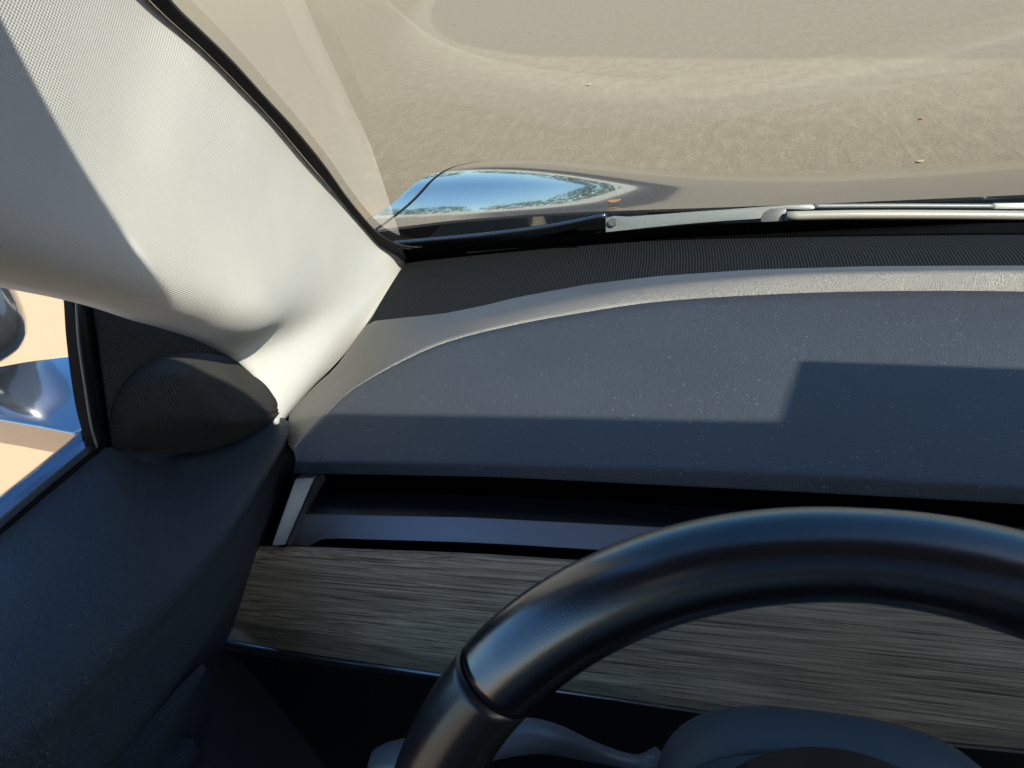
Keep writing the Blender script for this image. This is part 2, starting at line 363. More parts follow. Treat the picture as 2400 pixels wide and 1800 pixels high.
def ground():
    m, n, b, l = newmat('sandy_tarmac'); co = objco(n)
    fine = tex(n, 'ShaderNodeTexNoise', co, 48, Detail=8, Roughness=0.85)
    mid = tex(n, 'ShaderNodeTexNoise', co, 5.5, Detail=6, Roughness=0.7)
    big = tex(n, 'ShaderNodeTexNoise', co, 0.55, Detail=5)
    st = tex(n, 'ShaderNodeTexVoronoi', co, 55); 
    base = ramp(n, fine.outputs[0], [(0.28, (0.075, 0.060, 0.042)), (0.5, (0.200, 0.165, 0.115)), (0.74, (0.37, 0.318, 0.238))])
    c = mixc(n, ramp(n, mid.outputs[0], [(0.4, 0), (0.75, 0.8)]).outputs[0], base.outputs[0], (0.225, 0.188, 0.135))
    mp = n.nodes.new('ShaderNodeMapping'); l.new(co, mp.inputs[0]); mp.inputs['Scale'].default_value = (1.0, 0.26, 1.0)
    blot = tex(n, 'ShaderNodeTexNoise', mp.outputs[0], 16, Detail=5, Roughness=0.65)
    c = mixc(n, math_(n, 'MULTIPLY', ramp(n, blot.outputs[0], [(0.42, 1), (0.56, 0)]).outputs[0], 0.18), c, (0.125, 0.105, 0.078))
    c = mixc(n, math_(n, 'MULTIPLY', ramp(n, blot.outputs[0], [(0.54, 0), (0.68, 1)]).outputs[0], 0.20), c, (0.33, 0.285, 0.21))
    # worn lane: a curved pale band across the tarmac with a greyer lane beyond
    sep = n.nodes.new('ShaderNodeSeparateXYZ'); l.new(co, sep.inputs[0])
    dx = math_(n, 'MAXIMUM', math_(n, 'SUBTRACT', -1.5, sep.outputs[0]), 0.0)
    yy = math_(n, 'SUBTRACT', math_(n, 'ADD', sep.outputs[1], math_(n, 'MULTIPLY', sep.outputs[0], 0.72)), math_(n, 'MULTIPLY', math_(n, 'MULTIPLY', dx, dx), 0.21))
    yy = math_(n, 'ADD', yy, math_(n, 'MULTIPLY', math_(n, 'SUBTRACT', big.outputs[0], 0.5), 0.5))
    yy = math_(n, 'ADD', yy, math_(n, 'MULTIPLY', math_(n, 'SUBTRACT', mid.outputs[0], 0.5), 0.25))
    band = ramp(n, math_(n, 'DIVIDE', yy, 20), [(0.235, 0.0), (0.285, 0.55), (0.31, 0.8), (0.35, 1.0), (0.359, 0.0)])
    grey = ramp(n, math_(n, 'DIVIDE', yy, 20), [(0.35, 0.0), (0.359, 1.0)])
    c = mixc(n, math_(n, 'MULTIPLY', grey.outputs[0], 0.4), c, (0.185, 0.165, 0.135))
    c = mixc(n, math_(n, 'MULTIPLY', math_(n, 'MULTIPLY', band.outputs[0], ramp(n, mid.outputs[0], [(0.3, 0.3), (0.65, 1)]).outputs[0]), 0.5), c, (0.30, 0.265, 0.20))
    peb = math_(n, 'MULTIPLY', ramp(n, st.outputs['Distance'], [(0.10, 1), (0.16, 0)]).outputs[0], ramp(n, mid.outputs[0], [(0.5, 0), (0.62, 1)]).outputs[0])
    c = mixc(n, math_(n, 'MULTIPLY', peb, 0.5), c, (0.56, 0.5, 0.42))
    # painted-in brightness beside the car, dark road and pale verge far ahead
    rr = n.nodes.new('ShaderNodeVectorMath'); rr.operation = 'LENGTH'; l.new(co, rr.inputs[0])
    rad = math_(n, 'ADD', math_(n, 'DIVIDE', rr.outputs['Value'], 100), math_(n, 'MULTIPLY', math_(n, 'SUBTRACT', big.outputs[0], 0.5), 0.05))
    az = ramp(n, math_(n, 'ADD', math_(n, 'DIVIDE', math_(n, 'ADD', sep.outputs[0], math_(n, 'MULTIPLY', sep.outputs[1], 0.36)), 40), 0.5), [(0.48, 0), (0.56, 1)])
    c = mixc(n, math_(n, 'MULTIPLY', az.outputs[0], ramp(n, rad, [(0.30, 0), (0.32, 1), (0.50, 1), (0.52, 0)]).outputs[0]), c, (0.045, 0.043, 0.042))
    c = mixc(n, ramp(n, rad, [(0.52, 0), (0.54, 1), (0.70, 1), (0.74, 0)]).outputs[0], c, (0.40, 0.38, 0.34))
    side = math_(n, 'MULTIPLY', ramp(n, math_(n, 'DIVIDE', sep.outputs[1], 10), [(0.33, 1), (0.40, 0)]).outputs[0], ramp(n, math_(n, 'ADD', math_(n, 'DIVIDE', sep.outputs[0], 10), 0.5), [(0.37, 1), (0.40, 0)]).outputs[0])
    peach_lit = mixc(n, fine.outputs[0], (0.27, 0.175, 0.105), (0.36, 0.25, 0.155))  # same ground beside the car, its brighter exposure painted in as peach
    c = mixc(n, side, c, peach_lit)
    l.new(c, b.inputs['Base Color']); b.inputs['Roughness'].default_value = 0.9; b.inputs['Specular IOR Level'].default_value = 0.2
    bump(n, b, fine.outputs[0], 0.5, 0.006); return m
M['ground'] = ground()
M['leaf'] = plain('dry_leaf', (0.34, 0.17, 0.06), 0.7, mottling=0.4, scale=400)
M['paleleaf'] = plain('pale_leaf', (0.42, 0.33, 0.22), 0.7, mottling=0.3, scale=400)
M['redleaf'] = plain('red_leaf', (0.36, 0.15, 0.09), 0.7, mottling=0.3, scale=400)
M['foliage'] = plain('foliage', (0.055, 0.085, 0.03), 0.7, mottling=0.6, scale=1.5)
M['bark'] = plain('bark', (0.10, 0.075, 0.05), 0.9)

# ------------------------------------------------------------------ ground
def zground(x, y):
    r_ = math.hypot(x, y); a_ = math.degrees(math.atan2(x, y)); t = min(1, max(0, (r_ - 22) / 60)); t = t * t * (3 - 2 * t)
    return 6.5 * t * math.exp(-(max(0, abs(a_) - 60) / 30) ** 2)
rad_ = [0.0, 2, 4, 6, 9, 12, 16, 20, 24, 28, 33, 39, 46, 54, 62, 72, 84, 120, 250, 600]
gr_ = [[Vector((r2 * math.sin(R(a)), r2 * math.cos(R(a)), zground(r2 * math.sin(R(a)), r2 * math.cos(R(a))))) for a in range(0, 361, 4)] for r2 in rad_[1:]]
gv = [(0, 0, 0)] + [tuple(p) for r2 in gr_ for p in r2[:-1]]; nA = 90
gf = [(0, 1 + (k + 1) % nA, 1 + k) for k in range(nA)] + [(1 + j * nA + k, 1 + j * nA + (k + 1) % nA, 1 + (j + 1) * nA + (k + 1) % nA, 1 + (j + 1) * nA + k) for j in range(len(gr_) - 1) for k in range(nA)]
me = bpy.data.meshes.new('ground'); me.from_pydata(gv, [], gf); me.update()
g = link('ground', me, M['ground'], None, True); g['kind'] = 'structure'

# ------------------------------------------------------------------ the car
XC = 0.38                                     # the car's own centre line
car = bpy.data.objects.new('car', None); COL.objects.link(car); car.location = (XC, -0.4, 0)
car['label'] = 'grey car seen from its driver seat, with black dashboard, steering wheel and wood trim'
car['category'] = 'car'
bpy.context.view_layer.update()

# ---- windscreen
def glass_rows(x0, x1, q0, q1, off=0.0, nx=40, nq=30):
    rows = []
    for j in range(nq):
        q = q0 + (q1 - q0) * j / (nq - 1); row = []
        for i in range(nx):
            x = x0 + (x1 - x0) * i / (nx - 1)
            y = 0.708 - 0.05 * (x - 0.36) ** 2 - q
            row.append(Vector((x, y, zglass(x, y) - off)))
        rows.append(row)
    return rows
# left border of the glass follows the pillar seal
SEAL_IN = [(20, -430), (200, -190), (355, 0), (488, 122), (575, 209), (651, 290), (722, 374), (787, 450), (846, 521), (890, 570), (922, 591), (952, 613)]
SEAL_OUT = [(70, -430), (250, -190), (402, 0), (470, 68), (545, 141), (624, 228), (694, 304), (760, 385), (814, 461), (863, 521), (895, 551), (944, 575), (990, 580)]
def edge_x(y):                                # x of the glass border at y
    P = [onglass(*p) for p in SEAL_IN]; P.sort(key=lambda p: p.y)
    if y <= P[0].y: a, b = P[0], P[1]
    elif y >= P[-1].y: a, b = P[-2], P[-1]
    else:
        for a, b in zip(P, P[1:]):
            if a.y <= y <= b.y: break
    return a.x + (b.x - a.x) * (y - a.y) / (b.y - a.y)
HEAD_Y = 0.146
rows = []
for j in range(40):
    row = []
    for i in range(50):
        s = i / 49
        yc = 0.745 - (0.745 - HEAD_Y) * j / 39
        xl = max(-0.5, edge_x(yc)) - 0.004; x = xl + (2 * XC - 2 * xl) * s if False else xl + (2 * (XC - xl)) * s
        row.append(Vector((x, yc, zglass(x, yc) + 0.004)))
    rows.append(row)
me = grid_mesh('windshield', rows, CAM); ws = link('windshield', me, M['glass'], car)
# black frit band along the bottom of the glass, from the strip up to the wiper
FR_T = [(930, 571), (1000, 570), (1100, 566), (1200, 561), (1330, 552), (1410, 545), (1500, 538), (1600, 530), (1742, 522), (1900, 517), (2100, 516), (2400, 516), (2900, 520)]
FR_B = [(930, 680), (1000, 665), (1100, 652), (1200, 645), (1330, 632), (1410, 627), (1500, 620), (1600, 616), (1742, 612), (1900, 608), (2100, 606), (2400, 605), (2900, 610)]
loft('frit_band', [L(FR_T, G(-0.002)), L(FR_B, G(-0.002))], M['frit'], ws, 60, 4, thick=0)
# seal (cloth-covered rubber) along the pillar
si = catst([onglass(a - 3, b + 2, 0.003) for a, b in SEAL_IN], 120); so = catst([onglass(a, b, 0.0015) for a, b in SEAL_OUT], 120)
m1_ = catst([onglass(a * .78 + c * .22, b * .78 + d * .22, 0.0045) for (a, b), (c, d) in zip(SEAL_IN, SEAL_OUT)], 120)
m2_ = catst([onglass(a * .25 + c * .75, b * .25 + d * .75, 0.0038) for (a, b), (c, d) in zip(SEAL_IN, SEAL_OUT)], 120)
loft('windshield_seal', [si, m1_, m2_, so], M['seal'], car, 120, 14, thick=0.003)

# ---- pillar trim
ST = [((20, -430), (-750, 545)), ((195, -190), (-300, 612)), ((349, 0), (0, 673)), ((482, 122), (144, 702)), ((569, 209), (225, 723)), ((645, 290), (304, 749)), ((716, 374), (380, 770)), ((782, 450), (461, 797)),
      ((842, 521), (521, 827)), ((888, 572), (556, 846)), ((922, 594), (572, 858)), ((952, 613), (588, 872)), ((906, 690), (608, 898)), ((863, 754), (622, 922)), ((822, 814), (632, 944)), ((781, 868), (640, 962)), ((728, 920), (646, 978)), ((676, 985), (650, 994))]
def l1(k, p):
    if k < 11: return onglass(p[0], p[1], 0.004)
    if k == 11: return onp(p[0], p[1], 'z', 0.962)
    if k == 12: return onp(p[0], p[1], 'z', 0.957)
    return onp(p[0] - (0 if k < 15 else 8), p[1], 'z', 0.953 if k == 13 else 0.943)
L1 = [l1(k, a) for k, (a, b) in enumerate(ST)]
L2 = [ondoor(b[0], b[1], 0.026) if k < 8 else onp(b[0], b[1], 'x', float(np.interp(k, [8, 12, 17], [-0.421, -0.416, -0.409]))) for k, (a, b) in enumerate(ST)]
NU = 136
a1 = catst(L1[:12], 100)[:-1] + catst(L1[11:], 37); a2 = catst(L2[:12], 100)[:-1] + catst(L2[11:], 37)
rows = []
NV = 34
for j in range(NV):
    v = j / (NV - 1); row = []
    for i in range(NU):
        p, q = a1[i], a2[i]; along = (a1[min(i + 1, NU - 1)] - a1[max(i - 1, 0)]).lerp(a2[min(i + 1, NU - 1)] - a2[max(i - 1, 0)], v)
        acr = q - p; n = along.cross(acr).normalized()
        if n.dot(CAM - (p + q) / 2) < 0: n = -n
        wd = acr.length
        s_ = min(i, 99) / 99; vk = 0.80
        prof = v / vk * (1 + 0.35 * (1 - v / vk)) if v < vk else math.sqrt(max(0, 1 - ((v - vk) / (1 - vk)) ** 2))
        amp = 0.15 * (1 - min(1, max(0, (s_ - 0.62) / 0.38)) * 0.75)
        row.append(p.lerp(q, v) + n * prof * wd * amp)
    rows.append(row)
A_ = np.array([[tuple(p) for p in r] for r in rows]); W_ = np.clip((np.arange(A_.shape[1]) - 30) / 35, 0, 1)[None, :, None]
vv = np.linspace(0, 1, NV)[:, None, None]; keep = np.clip((vv - 0.55) / 0.2, 0, 1) * np.clip((92 - np.arange(A_.shape[1])) / 26, 0, 1)[None, :, None]
W_ = W_ * (1 - keep * 0.95) + 0.03
for _ in range(160):
    B_ = A_.copy(); B_[1:-1, 1:-1] = (A_[:-2, 1:-1] + A_[2:, 1:-1] + A_[1:-1, :-2] + A_[1:-1, 2:]) / 4
    A_ = A_ + (B_ - A_) * W_
rows = [[Vector(p) for p in r] for r in A_]
me = grid_mesh('pillar_trim', rows, CAM); pt = link('pillar_trim', me, M['pillar'], car)
m = pt.modifiers.new('thickness', 'SOLIDIFY'); m.thickness = 0.004; m.offset = -1

# ---- dashboard
CRE = [(690, 1052), (711, 1025), (760, 976), (814, 922), (852, 897), (922, 857), (1042, 803), (1200, 762), (1363, 732), (1525, 708), (1742, 692), (2014, 682), (2400, 682), (2900, 700)]
crease = L(CRE, Z(0.972)) + [Vector((0.75, 0.45, 0.972)), Vector((1.05, 0.36, 0.972))]
FRT = [(694, 1079), (950, 1082), (1200, 1087), (1742, 1103), (2400, 1139), (2900, 1172)]
front = L(FRT, Z(0.971)) + [Vector((0.7, 0.324, 0.971)), Vector((1.06, 0.325, 0.971))]
FRB = [(681, 1110), (950, 1114), (1200, 1120), (1525, 1136), (1851, 1152), (2400, 1182), (2900, 1215)]
frontb = L(FRB, Y(0.3255)) + [Vector((0.7, 0.3255, 0.958)), Vector((1.06, 0.3255, 0.958))]
NUD = 120
c_ = catmull(crease, NUD); f_ = catmull(front, NUD); fb = catmull(frontb, NUD)
# slide the front parameters so that the ruling lines run fore and aft
def by_x(curve, xs):
    out = []
    for x in xs:
        best = None
        for a, b in zip(curve, curve[1:]):
            if (a.x - x) * (b.x - x) <= 0 and abs(b.x - a.x) > 1e-9: best = a.lerp(b, (x - a.x) / (b.x - a.x)); break
        out.append(best if best else (curve[0].copy() if x < curve[0].x else curve[-1].copy()))
    return out
xs = [p.x for p in c_]
f2, fb2 = by_x(f_, xs), by_x(fb, xs)
rows = [[p + Vector((0, 0.0015, -0.006)) for p in c_], [p + Vector((0, 0.0004, -0.0012)) for p in c_]] + [[c_[i].lerp(f2[i], t) + Vector((0, 0, 0.002 * math.sin(math.pi * t))) for i in range(NUD)] for t in [0.004 + 0.986 * k / 14 for k in range(15)]]
for t, b in ((0.03, 0.0), (0.09, -0.0006), (0.2, -0.0008), (0.5, -0.0006), (0.85, 0.0), (1.0, 0.0)):   # the nose folds over into a narrow lip
    rows.append([f2[i].lerp(fb2[i], t) + Vector((0, b, 0)) for i in range(NUD)])
rows.append([p + Vector((0, 0.006, -0.004)) for p in fb2]); rows.append([p + Vector((0, 0.06, -0.004)) for p in fb2])
me = grid_mesh('dashboard', rows, CAM); dash = link('dashboard', me, M['pad'], car)
OUT = [(676, 1040), (675, 1000), (678, 968), (692, 952), (743, 900), (781, 868), (820, 815), (863, 754), (950, 745), (1031, 738), (1139, 716), (1200, 700), (1363, 670), (1525, 651), (1742, 637), (2014, 629), (2400, 627), (2900, 634)]
outer = L(OUT[:4], Z(0.952)) + [onp(*OUT[4], 'z', .958), onp(*OUT[5], 'z', .963), onp(*OUT[6], 'z', .968)] + L(OUT[7:], Z(0.975)) + [Vector((0.75, 0.53, 0.975)), Vector((1.08, 0.38, 0.975))]
o_ = linear(outer, 200); cr_ = catmull(crease, 200)
midr = [cr_[i].lerp(o_[i], 0.30) + Vector((0, 0, 0.0098 * min(1, max(0.15, i / 60)))) for i in range(200)]
midq = [cr_[i].lerp(o_[i], 0.46) + Vector((0, 0, 0.0100 * min(1, max(0.15, i / 60)))) for i in range(200)]
cr_in = [p + Vector((0, -0.002, -0.003)) for p in cr_]
o_dn = [p + Vector((0, 0.004, -0.02)) for p in o_]
loft('dash_edge', [cr_in, cr_, midr, midq, o_, o_dn], M['rimpad'], dash, 160, 24, thick=0, along=linear)
STU = [(952, 613), (1060, 600), (1200, 586), (1340, 572), (1500, 563), (1742, 556), (2014, 551), (2400, 547), (2900, 550)]
stu = L(STU, Z(0.968)) + [Vector((0.8, 0.63, 0.968)), Vector((1.10, 0.52, 0.968))]
STL = [(863, 760), (1031, 744), (1139, 722), (1200, 706), (1363, 676), (1525, 657), (1742, 643), (2014, 635), (2400, 633), (2900, 640)]
stl = L(STL, Z(0.9725)) + [Vector((0.75, 0.52, 0.9725)), Vector((1.07, 0.38, 0.9725))]
loft('speaker_strip', [stu, [a.lerp(b, 0.5) + Vector((0, 0, 0.0015)) for a, b in zip(catmull(stu, 60), catmull(stl, 60))], stl], M['strip'], dash, 120, 10, thick=0.003)

loft('defroster_panel', [[p + Vector((0, -0.004, -0.001)) for p in stu], [Vector((p.x, p.y + 0.10, 0.935)) for p in stu], [Vector((p.x, p.y + 0.13, 0.90)) for p in stu]], M['void'], dash, 60, 8, thick=0.003)
# air vent under the pad's nose
VT = [(709, 1205), (1100, 1213), (1200, 1218), (1601, 1239), (2400, 1290)]
VB = [(690, 1276), (739, 1278), (1100, 1287), (1200, 1292), (1444, 1306), (2400, 1362)]
VK = [(747, 1155), (975, 1156), (1300, 1168), (1700, 1190), (2400, 1235)]
def ext(row, xs_=(0.6, 1.06)): return row + [Vector((x, row[-1].y, row[-1].z)) for x in xs_]
vt = ext(L(VT, Y(0.332))); vb = ext(L(VB, Y(0.318))); vk = ext(L(VK, Y(0.372)))
vent = loft('air_vent', [vk, vt], M['ventdark'], dash, 80, 6, thick=0.003)
VSB = [(739, 1262), (1100, 1271), (1200, 1280), (1444, 1292), (2400, 1345)]
# satin strip, its lower left corner rounded where the slot starts
VBs = [(682, 1278), (728, 1279), (735, 1270), (748, 1263), (775, 1261), (900, 1265), (1100, 1271), (1200, 1276), (1444, 1291), (2400, 1345)]
vbs = ext(L(VBs, Y(0.320)))
loft('vent_strip', [vt, vbs], M['vent'], dash, 90, 6, thick=0.003, along=linear)
sl0 = ext(L([(735, 1272), (760, 1262), (1100, 1270), (1444, 1290), (2400, 1344)], Y(0.326))); sl1 = ext(L([(720, 1290), (760, 1295), (1100, 1305), (1444, 1325), (2400, 1380)], Y(0.326)))
loft('vent_slot', [sl0, sl1], M['gloss'], dash, 60, 4, thick=0.002)
# end bracket of the vent
A = onp(692, 1122, 'y', 0.335); B = onp(738, 1118, 'y', 0.345); Cc = onp(668, 1278, 'y', 0.305); D = onp(636, 1280, 'y', 0.30)
prism('vent_end', [A, B, Cc, D], Vector((-0.004, 0.012, -0.006)), M['vent'], dash, 0.0012)
E1 = onp(752, 1130, 'y', 0.352); E2 = onp(709, 1205, 'y', 0.334); E3 = onp(682, 1280, 'y', 0.31)
prism('vent_end', [B + Vector((0.0005, 0, -.001)), E1, E2, E3, Cc + Vector((0.0005, 0, -.001))], Vector((-0.003, 0.012, -0.006)), M['ventdark'], dash, 0.0006)
# wood board with its lower chamfer, and the silver line beneath
WT = [(565, 1279), (622, 1279), (640, 1278), (900, 1288), (1100, 1296), (1400, 1315), (2400, 1372)]
WT0 = [(560, 1297), (618, 1298), (650, 1296), (900, 1303), (1100, 1311), (1400, 1330), (2400, 1388)]
WM = [(440, 1428), (546, 1450), (700, 1480), (868, 1510), (1058, 1543), (1390, 1602), (1742, 1656), (2400, 1722)]
WB = [(430, 1480), (534, 1500), (705, 1530), (868, 1555), (1058, 1582), (1357, 1622), (1688, 1671), (2176, 1736), (2400, 1758)]
wt = ext(L(WT, Y(0.309))); wt0 = ext(L(WT0, Y(0.303))); wm = ext(L(WM, Y(0.284))); wb = ext(L(WB, Y(0.292)))
wback = [p + Vector((0, 0.012, -0.014)) for p in wt]
loft('wood_trim', [wback, wt, [a.lerp(b, .5) for a, b in zip(catmull(wt, 60), catmull(wt0, 60))], wt0, [a.lerp(b, .5) for a, b in zip(catmull(wt0, 60), catmull(wm, 60))], wm, [a.lerp(b, .03) for a, b in zip(catmull(wm, 60), catmull(wb, 60))], wb], M['wood'], dash, 100, 40, thick=0.006, across=linear)
SB = [(430, 1505), (532, 1523), (705, 1551), (868, 1574), (1052, 1598), (1357, 1632), (1688, 1679), (2176, 1742), (2400, 1764)]
st0 = ext(L([(p[0], p[1] + 1) for p in WB], Y(0.2905))); st1 = ext(L(SB, Y(0.293)))
loft('metal_strip', [st0, [a.lerp(b, .12) + Vector((0, -0.002, 0.0006)) for a, b in zip(catmull(st0, 60), catmull(st1, 60))], [a.lerp(b, .6) + Vector((0, -0.0015, 0)) for a, b in zip(catmull(st0, 60), catmull(st1, 60))], st1], M['silver'], dash, 80, 12, thick=0.003)
kn0 = [p + Vector((0, 0.004, 0.0)) for p in st1]; kn1 = [p + Vector((0, 0.03, -0.06)) for p in st1]; kn2 = [p + Vector((0, 0.07, -0.35)) for p in st1]
loft('knee_panel', [kn0, kn1, kn2], M['black'], dash, 60, 12, thick=0.004)
box('light_leak_lining', (-0.545, 0.2, 0.3), (-0.53, 0.72, 0.93), M['void'], dash)  # unseen dark lining, added against light leaking between door and dash
loft('dash_back', [[Vector((-0.55, 0.40, 0.925)), Vector((1.15, 0.40, 0.925))], [Vector((-0.55, 0.39, 0.86)), Vector((1.15, 0.39, 0.86))], [Vector((-0.55, 0.40, 0.3)), Vector((1.15, 0.40, 0.3))]], M['void'], dash, 8, 6, thick=0.004)
# plate at the foot of the glass
pl = [onp(a, b, 'z', 0.9665) for a, b in ((1092, 597), (1290, 577), (1300, 568), (1255, 571), (1100, 590))]
prism('number_plate', pl, (0, 0, 0.0015), M['white'], dash, 0.0)

# ---- steering wheel
WC = Vector((-0.0265, 0.1118, 0.9157)); TL = R(26.6651); RW = 0.1605; SQ = 0.0034
e1 = Vector((1, 0, 0)); e2 = Vector((0, math.sin(TL), math.cos(TL))); e3 = e2.cross(e1)   # e3 towards the road
def wpt(th): return WC + (e1 * math.cos(th) * 1.05 + e2 * math.sin(th)) * RW * (1 + SQ * math.cos(4 * th))
def wrad(th):
    a = abs(((math.degrees(th) - 90 + 180) % 360) - 180)
    return float(np.interp(a, [0, 45, 90, 180], [0.0155, 0.0183, 0.0175, 0.017]))
SEAM = R(140)
def arc(a, b, n, dr=0.0): t = [a + (b - a) * i / (n - 1) for i in range(n)]; return [wpt(x) for x in t], [wrad(x) + dr for x in t]
wheel_up = e3
p, rd = arc(math.pi - SEAM, SEAM, 120)
rim = sweep('steering_wheel', p, rd, M['wheel'], car, 32, up=e3)
p, rd = arc(SEAM + 0.012, 2 * math.pi + (math.pi - SEAM) - 0.012, 140, -0.0003)
sweep('grip', p, rd, M['grip'], rim, 32, up=e3)
for a in (SEAM, math.pi - SEAM - 0.012):
    p, rd = arc(a, a + 0.012, 5, -0.0016); sweep('seam_ring', p, rd, M['black'], rim, 32, up=e3, caps=False)
hubc = WC + e3 * 0.03
hub = sweep('hub', [hubc - e3 * 0.028, hubc - e3 * 0.02, hubc + e3 * 0.02], [0.045, 0.056, 0.06], M['wheel'], rim, 40, up=(1, 0, 0))
for th in (R(183), R(-3), R(270)):
    a = WC + (e1 * math.cos(th) + e2 * math.sin(th)) * 0.152; b = hubc + (e1 * math.cos(th) + e2 * math.sin(th)) * 0.04
    sweep('spoke', [b, b.lerp(a, .5), a], [0.022, 0.017, 0.012], M['grip'], rim, 16, up=e3)

# ---- steering column shroud and stalk
def ring_path(s, hw, hh, dz=0.0):
    c = WC + e3 * s + Vector((0, 0, dz)); out = []
    for k in range(40):
        an = 2 * math.pi * k / 40; cx, sx = math.cos(an), math.sin(an)
        out.append(c + e1 * hw * math.copysign(abs(cx) ** 0.75, cx) + e2 * hh * math.copysign(abs(sx) ** 0.75, sx))
    return out
def rings(name, rs, mat, parent):
    vs_ = [tuple(p) for r in rs for p in r]; n = len(rs[0]); fs = []
    for j in range(len(rs) - 1):
        for k in range(n): fs.append((j * n + k, j * n + (k + 1) % n, (j + 1) * n + (k + 1) % n, (j + 1) * n + k))
    fs.append(tuple(range(n))[::-1]); fs.append(tuple((len(rs) - 1) * n + k for k in range(n)))
    me = bpy.data.meshes.new(name); me.from_pydata(vs_, [], fs)
    bm = bmesh.new(); bm.from_mesh(me); bmesh.ops.recalc_face_normals(bm, faces=bm.faces); bm.to_mesh(me); bm.free()
    return link(name, me, mat, parent)
sc = rings('steering_column', [ring_path(*a) for a in ((0.02, 0.055, 0.036), (0.047, 0.068, 0.046), (0.057, 0.072, 0.0495))], M['column'], car)
rings('shroud', [ring_path(*a) for a in ((0.0575, 0.0715, 0.049), (0.060, 0.074, 0.0515), (0.088, 0.078, 0.0515), (0.096, 0.076, 0.049), (0.099, 0.066, 0.038), (0.102, 0.05, 0.02))], M['column'], sc)
sp = [onp(1545, 1775, 'y', 0.235), onp(1500, 1790, 'y', 0.232), onp(1400, 1765, 'y', 0.225), onp(1250, 1725, 'y', 0.21), onp(1080, 1752, 'y', 0.20), onp(905, 1790, 'y', 0.19), onp(880, 1805, 'y', 0.188)]
sweep('stalk', catmull(sp, 30), [float(np.interp(i / 29, [0, .12, .2, .5, .8, .96, 1], [0.006, 0.0045, 0.005, 0.0095, 0.011, 0.011, 0.006])) for i in range(30)], M['stalk'], sc, 20)

# ---- door (driver's side)
belt = L([(-220, 1432), (0, 1247), (100, 1160), (180, 1094), (228, 1057)], DR(0.004))
row0 = L([(-220, 1432), (0, 1247), (100, 1160), (180, 1094), (228, 1057), (267, 1047)], DR(0.006)) + [onp(338, 1050, 'x', -0.456), onp(422, 1052, 'x', -0.450), onp(490, 1044, 'x', -0.442), onp(557, 1020, 'x', -0.434), onp(608, 998, 'x', -0.426), onp(645, 978, 'x', -0.416)]
RID = [(-420, 2100, X(-0.33)), (-100, 1890, X(-0.345)), (100, 1715, X(-0.355)), (250, 1562, X(-0.36)), (400, 1412, X(-0.366)), (500, 1292, X(-0.372)), (570, 1195, X(-0.378)), (630, 1100, X(-0.385)), (672, 1030, X(-0.392)), (686, 998, X(-0.398)), (668, 988, X(-0.405))]
MIDR = [(-300, 1700, X(-0.375)), (-40, 1560, X(-0.385)), (130, 1410, X(-0.394)), (270, 1275, X(-0.402)), (380, 1180, X(-0.407)), (470, 1115, X(-0.409)), (545, 1068, X(-0.408)), (610, 1028, X(-0.407)), (650, 995, X(-0.406)), (660, 985, X(-0.408))]
LOW = [(-330, 2250, X(-0.345)), (30, 1980, X(-0.355)), (240, 1790, X(-0.368)), (360, 1660, X(-0.375)), (455, 1545, X(-0.382)), (530, 1430, X(-0.388)), (590, 1300, X(-0.392)), (640, 1200, X(-0.395)), (680, 1110, X(-0.400)), (702, 1030, X(-0.404)), (695, 1002, X(-0.408))]
BAK = [(-300, 2330, X(-0.42)), (60, 2080, X(-0.43)), (300, 1880, X(-0.44)), (420, 1700, X(-0.44)), (500, 1560, X(-0.44)), (560, 1440, X(-0.44)), (610, 1310, X(-0.44)), (655, 1200, X(-0.44)), (690, 1110, X(-0.44)), (706, 1030, X(-0.44)), (700, 1000, X(-0.44))]
fnx = lambda a, b: Vector((0, 0, 0))
ra, rb, rc, rd_ = (catmull(q, 90) for q in (row0, L(RID, fnx), L(LOW, fnx), L(BAK, fnx)))
def mixr(p, q, t, up=0.0): return [a.lerp(b, t) + Vector((up, 0, up * 0.8)) for a, b in zip(p, q)]
door = loft('door', [ra, mixr(ra, rb, .3, .001), mixr(ra, rb, .6, .0025), mixr(ra, rb, .85, .003), mixr(ra, rb, 1.0, .001), mixr(rb, rc, .2, -.001), mixr(rb, rc, .6), rc, rd_], M['door'], car, 90, 60, thick=0.0)
dl = [(-200, -0.1), (0.14, 0.0), (0.30, 0.06)]
loft('door_lower', [[Vector((-0.40, -0.9, 0.86)), Vector((-0.42, 0.0, 0.86)), Vector((-0.50, 0.30, 0.86))], [Vector((-0.37, -0.9, 0.74)), Vector((-0.40, 0.0, 0.74)), Vector((-0.51, 0.34, 0.74))], [Vector((-0.44, -0.9, 0.30)), Vector((-0.46, 0.0, 0.30)), Vector((-0.52, 0.38, 0.30))]], M['door'], door, 30, 14, thick=0.01)
hp = [onp(a, b, 'x', -0.372) for a, b in ((472, 1562), (440, 1600), (360, 1690), (255, 1808), (180, 1900), (420, 1960), (470, 1750))]
loft('pocket_lip', [[onp(a, b, 'x', -0.378) for a, b in ((474, 1556), (440, 1590), (360, 1680), (266, 1790), (180, 1890))], [onp(a, b, 'x', -0.374) for a, b in ((482, 1566), (452, 1606), (378, 1700), (290, 1812), (210, 1910))], [onp(a, b, 'x', -0.42) for a, b in ((500, 1590), (500, 1660), (470, 1780), (420, 1900), (330, 2000))]], M['door'], door, 30, 12, thick=0.003)
sweep('door_pull', catmull([onp(a, b, 'x', -0.39) for a, b in ((430, 1730), (415, 1770), (385, 1810), (340, 1860))], 14), [0.006, 0.009] + [0.011] * 10 + [0.009, 0.006], M['door'], door, 14)
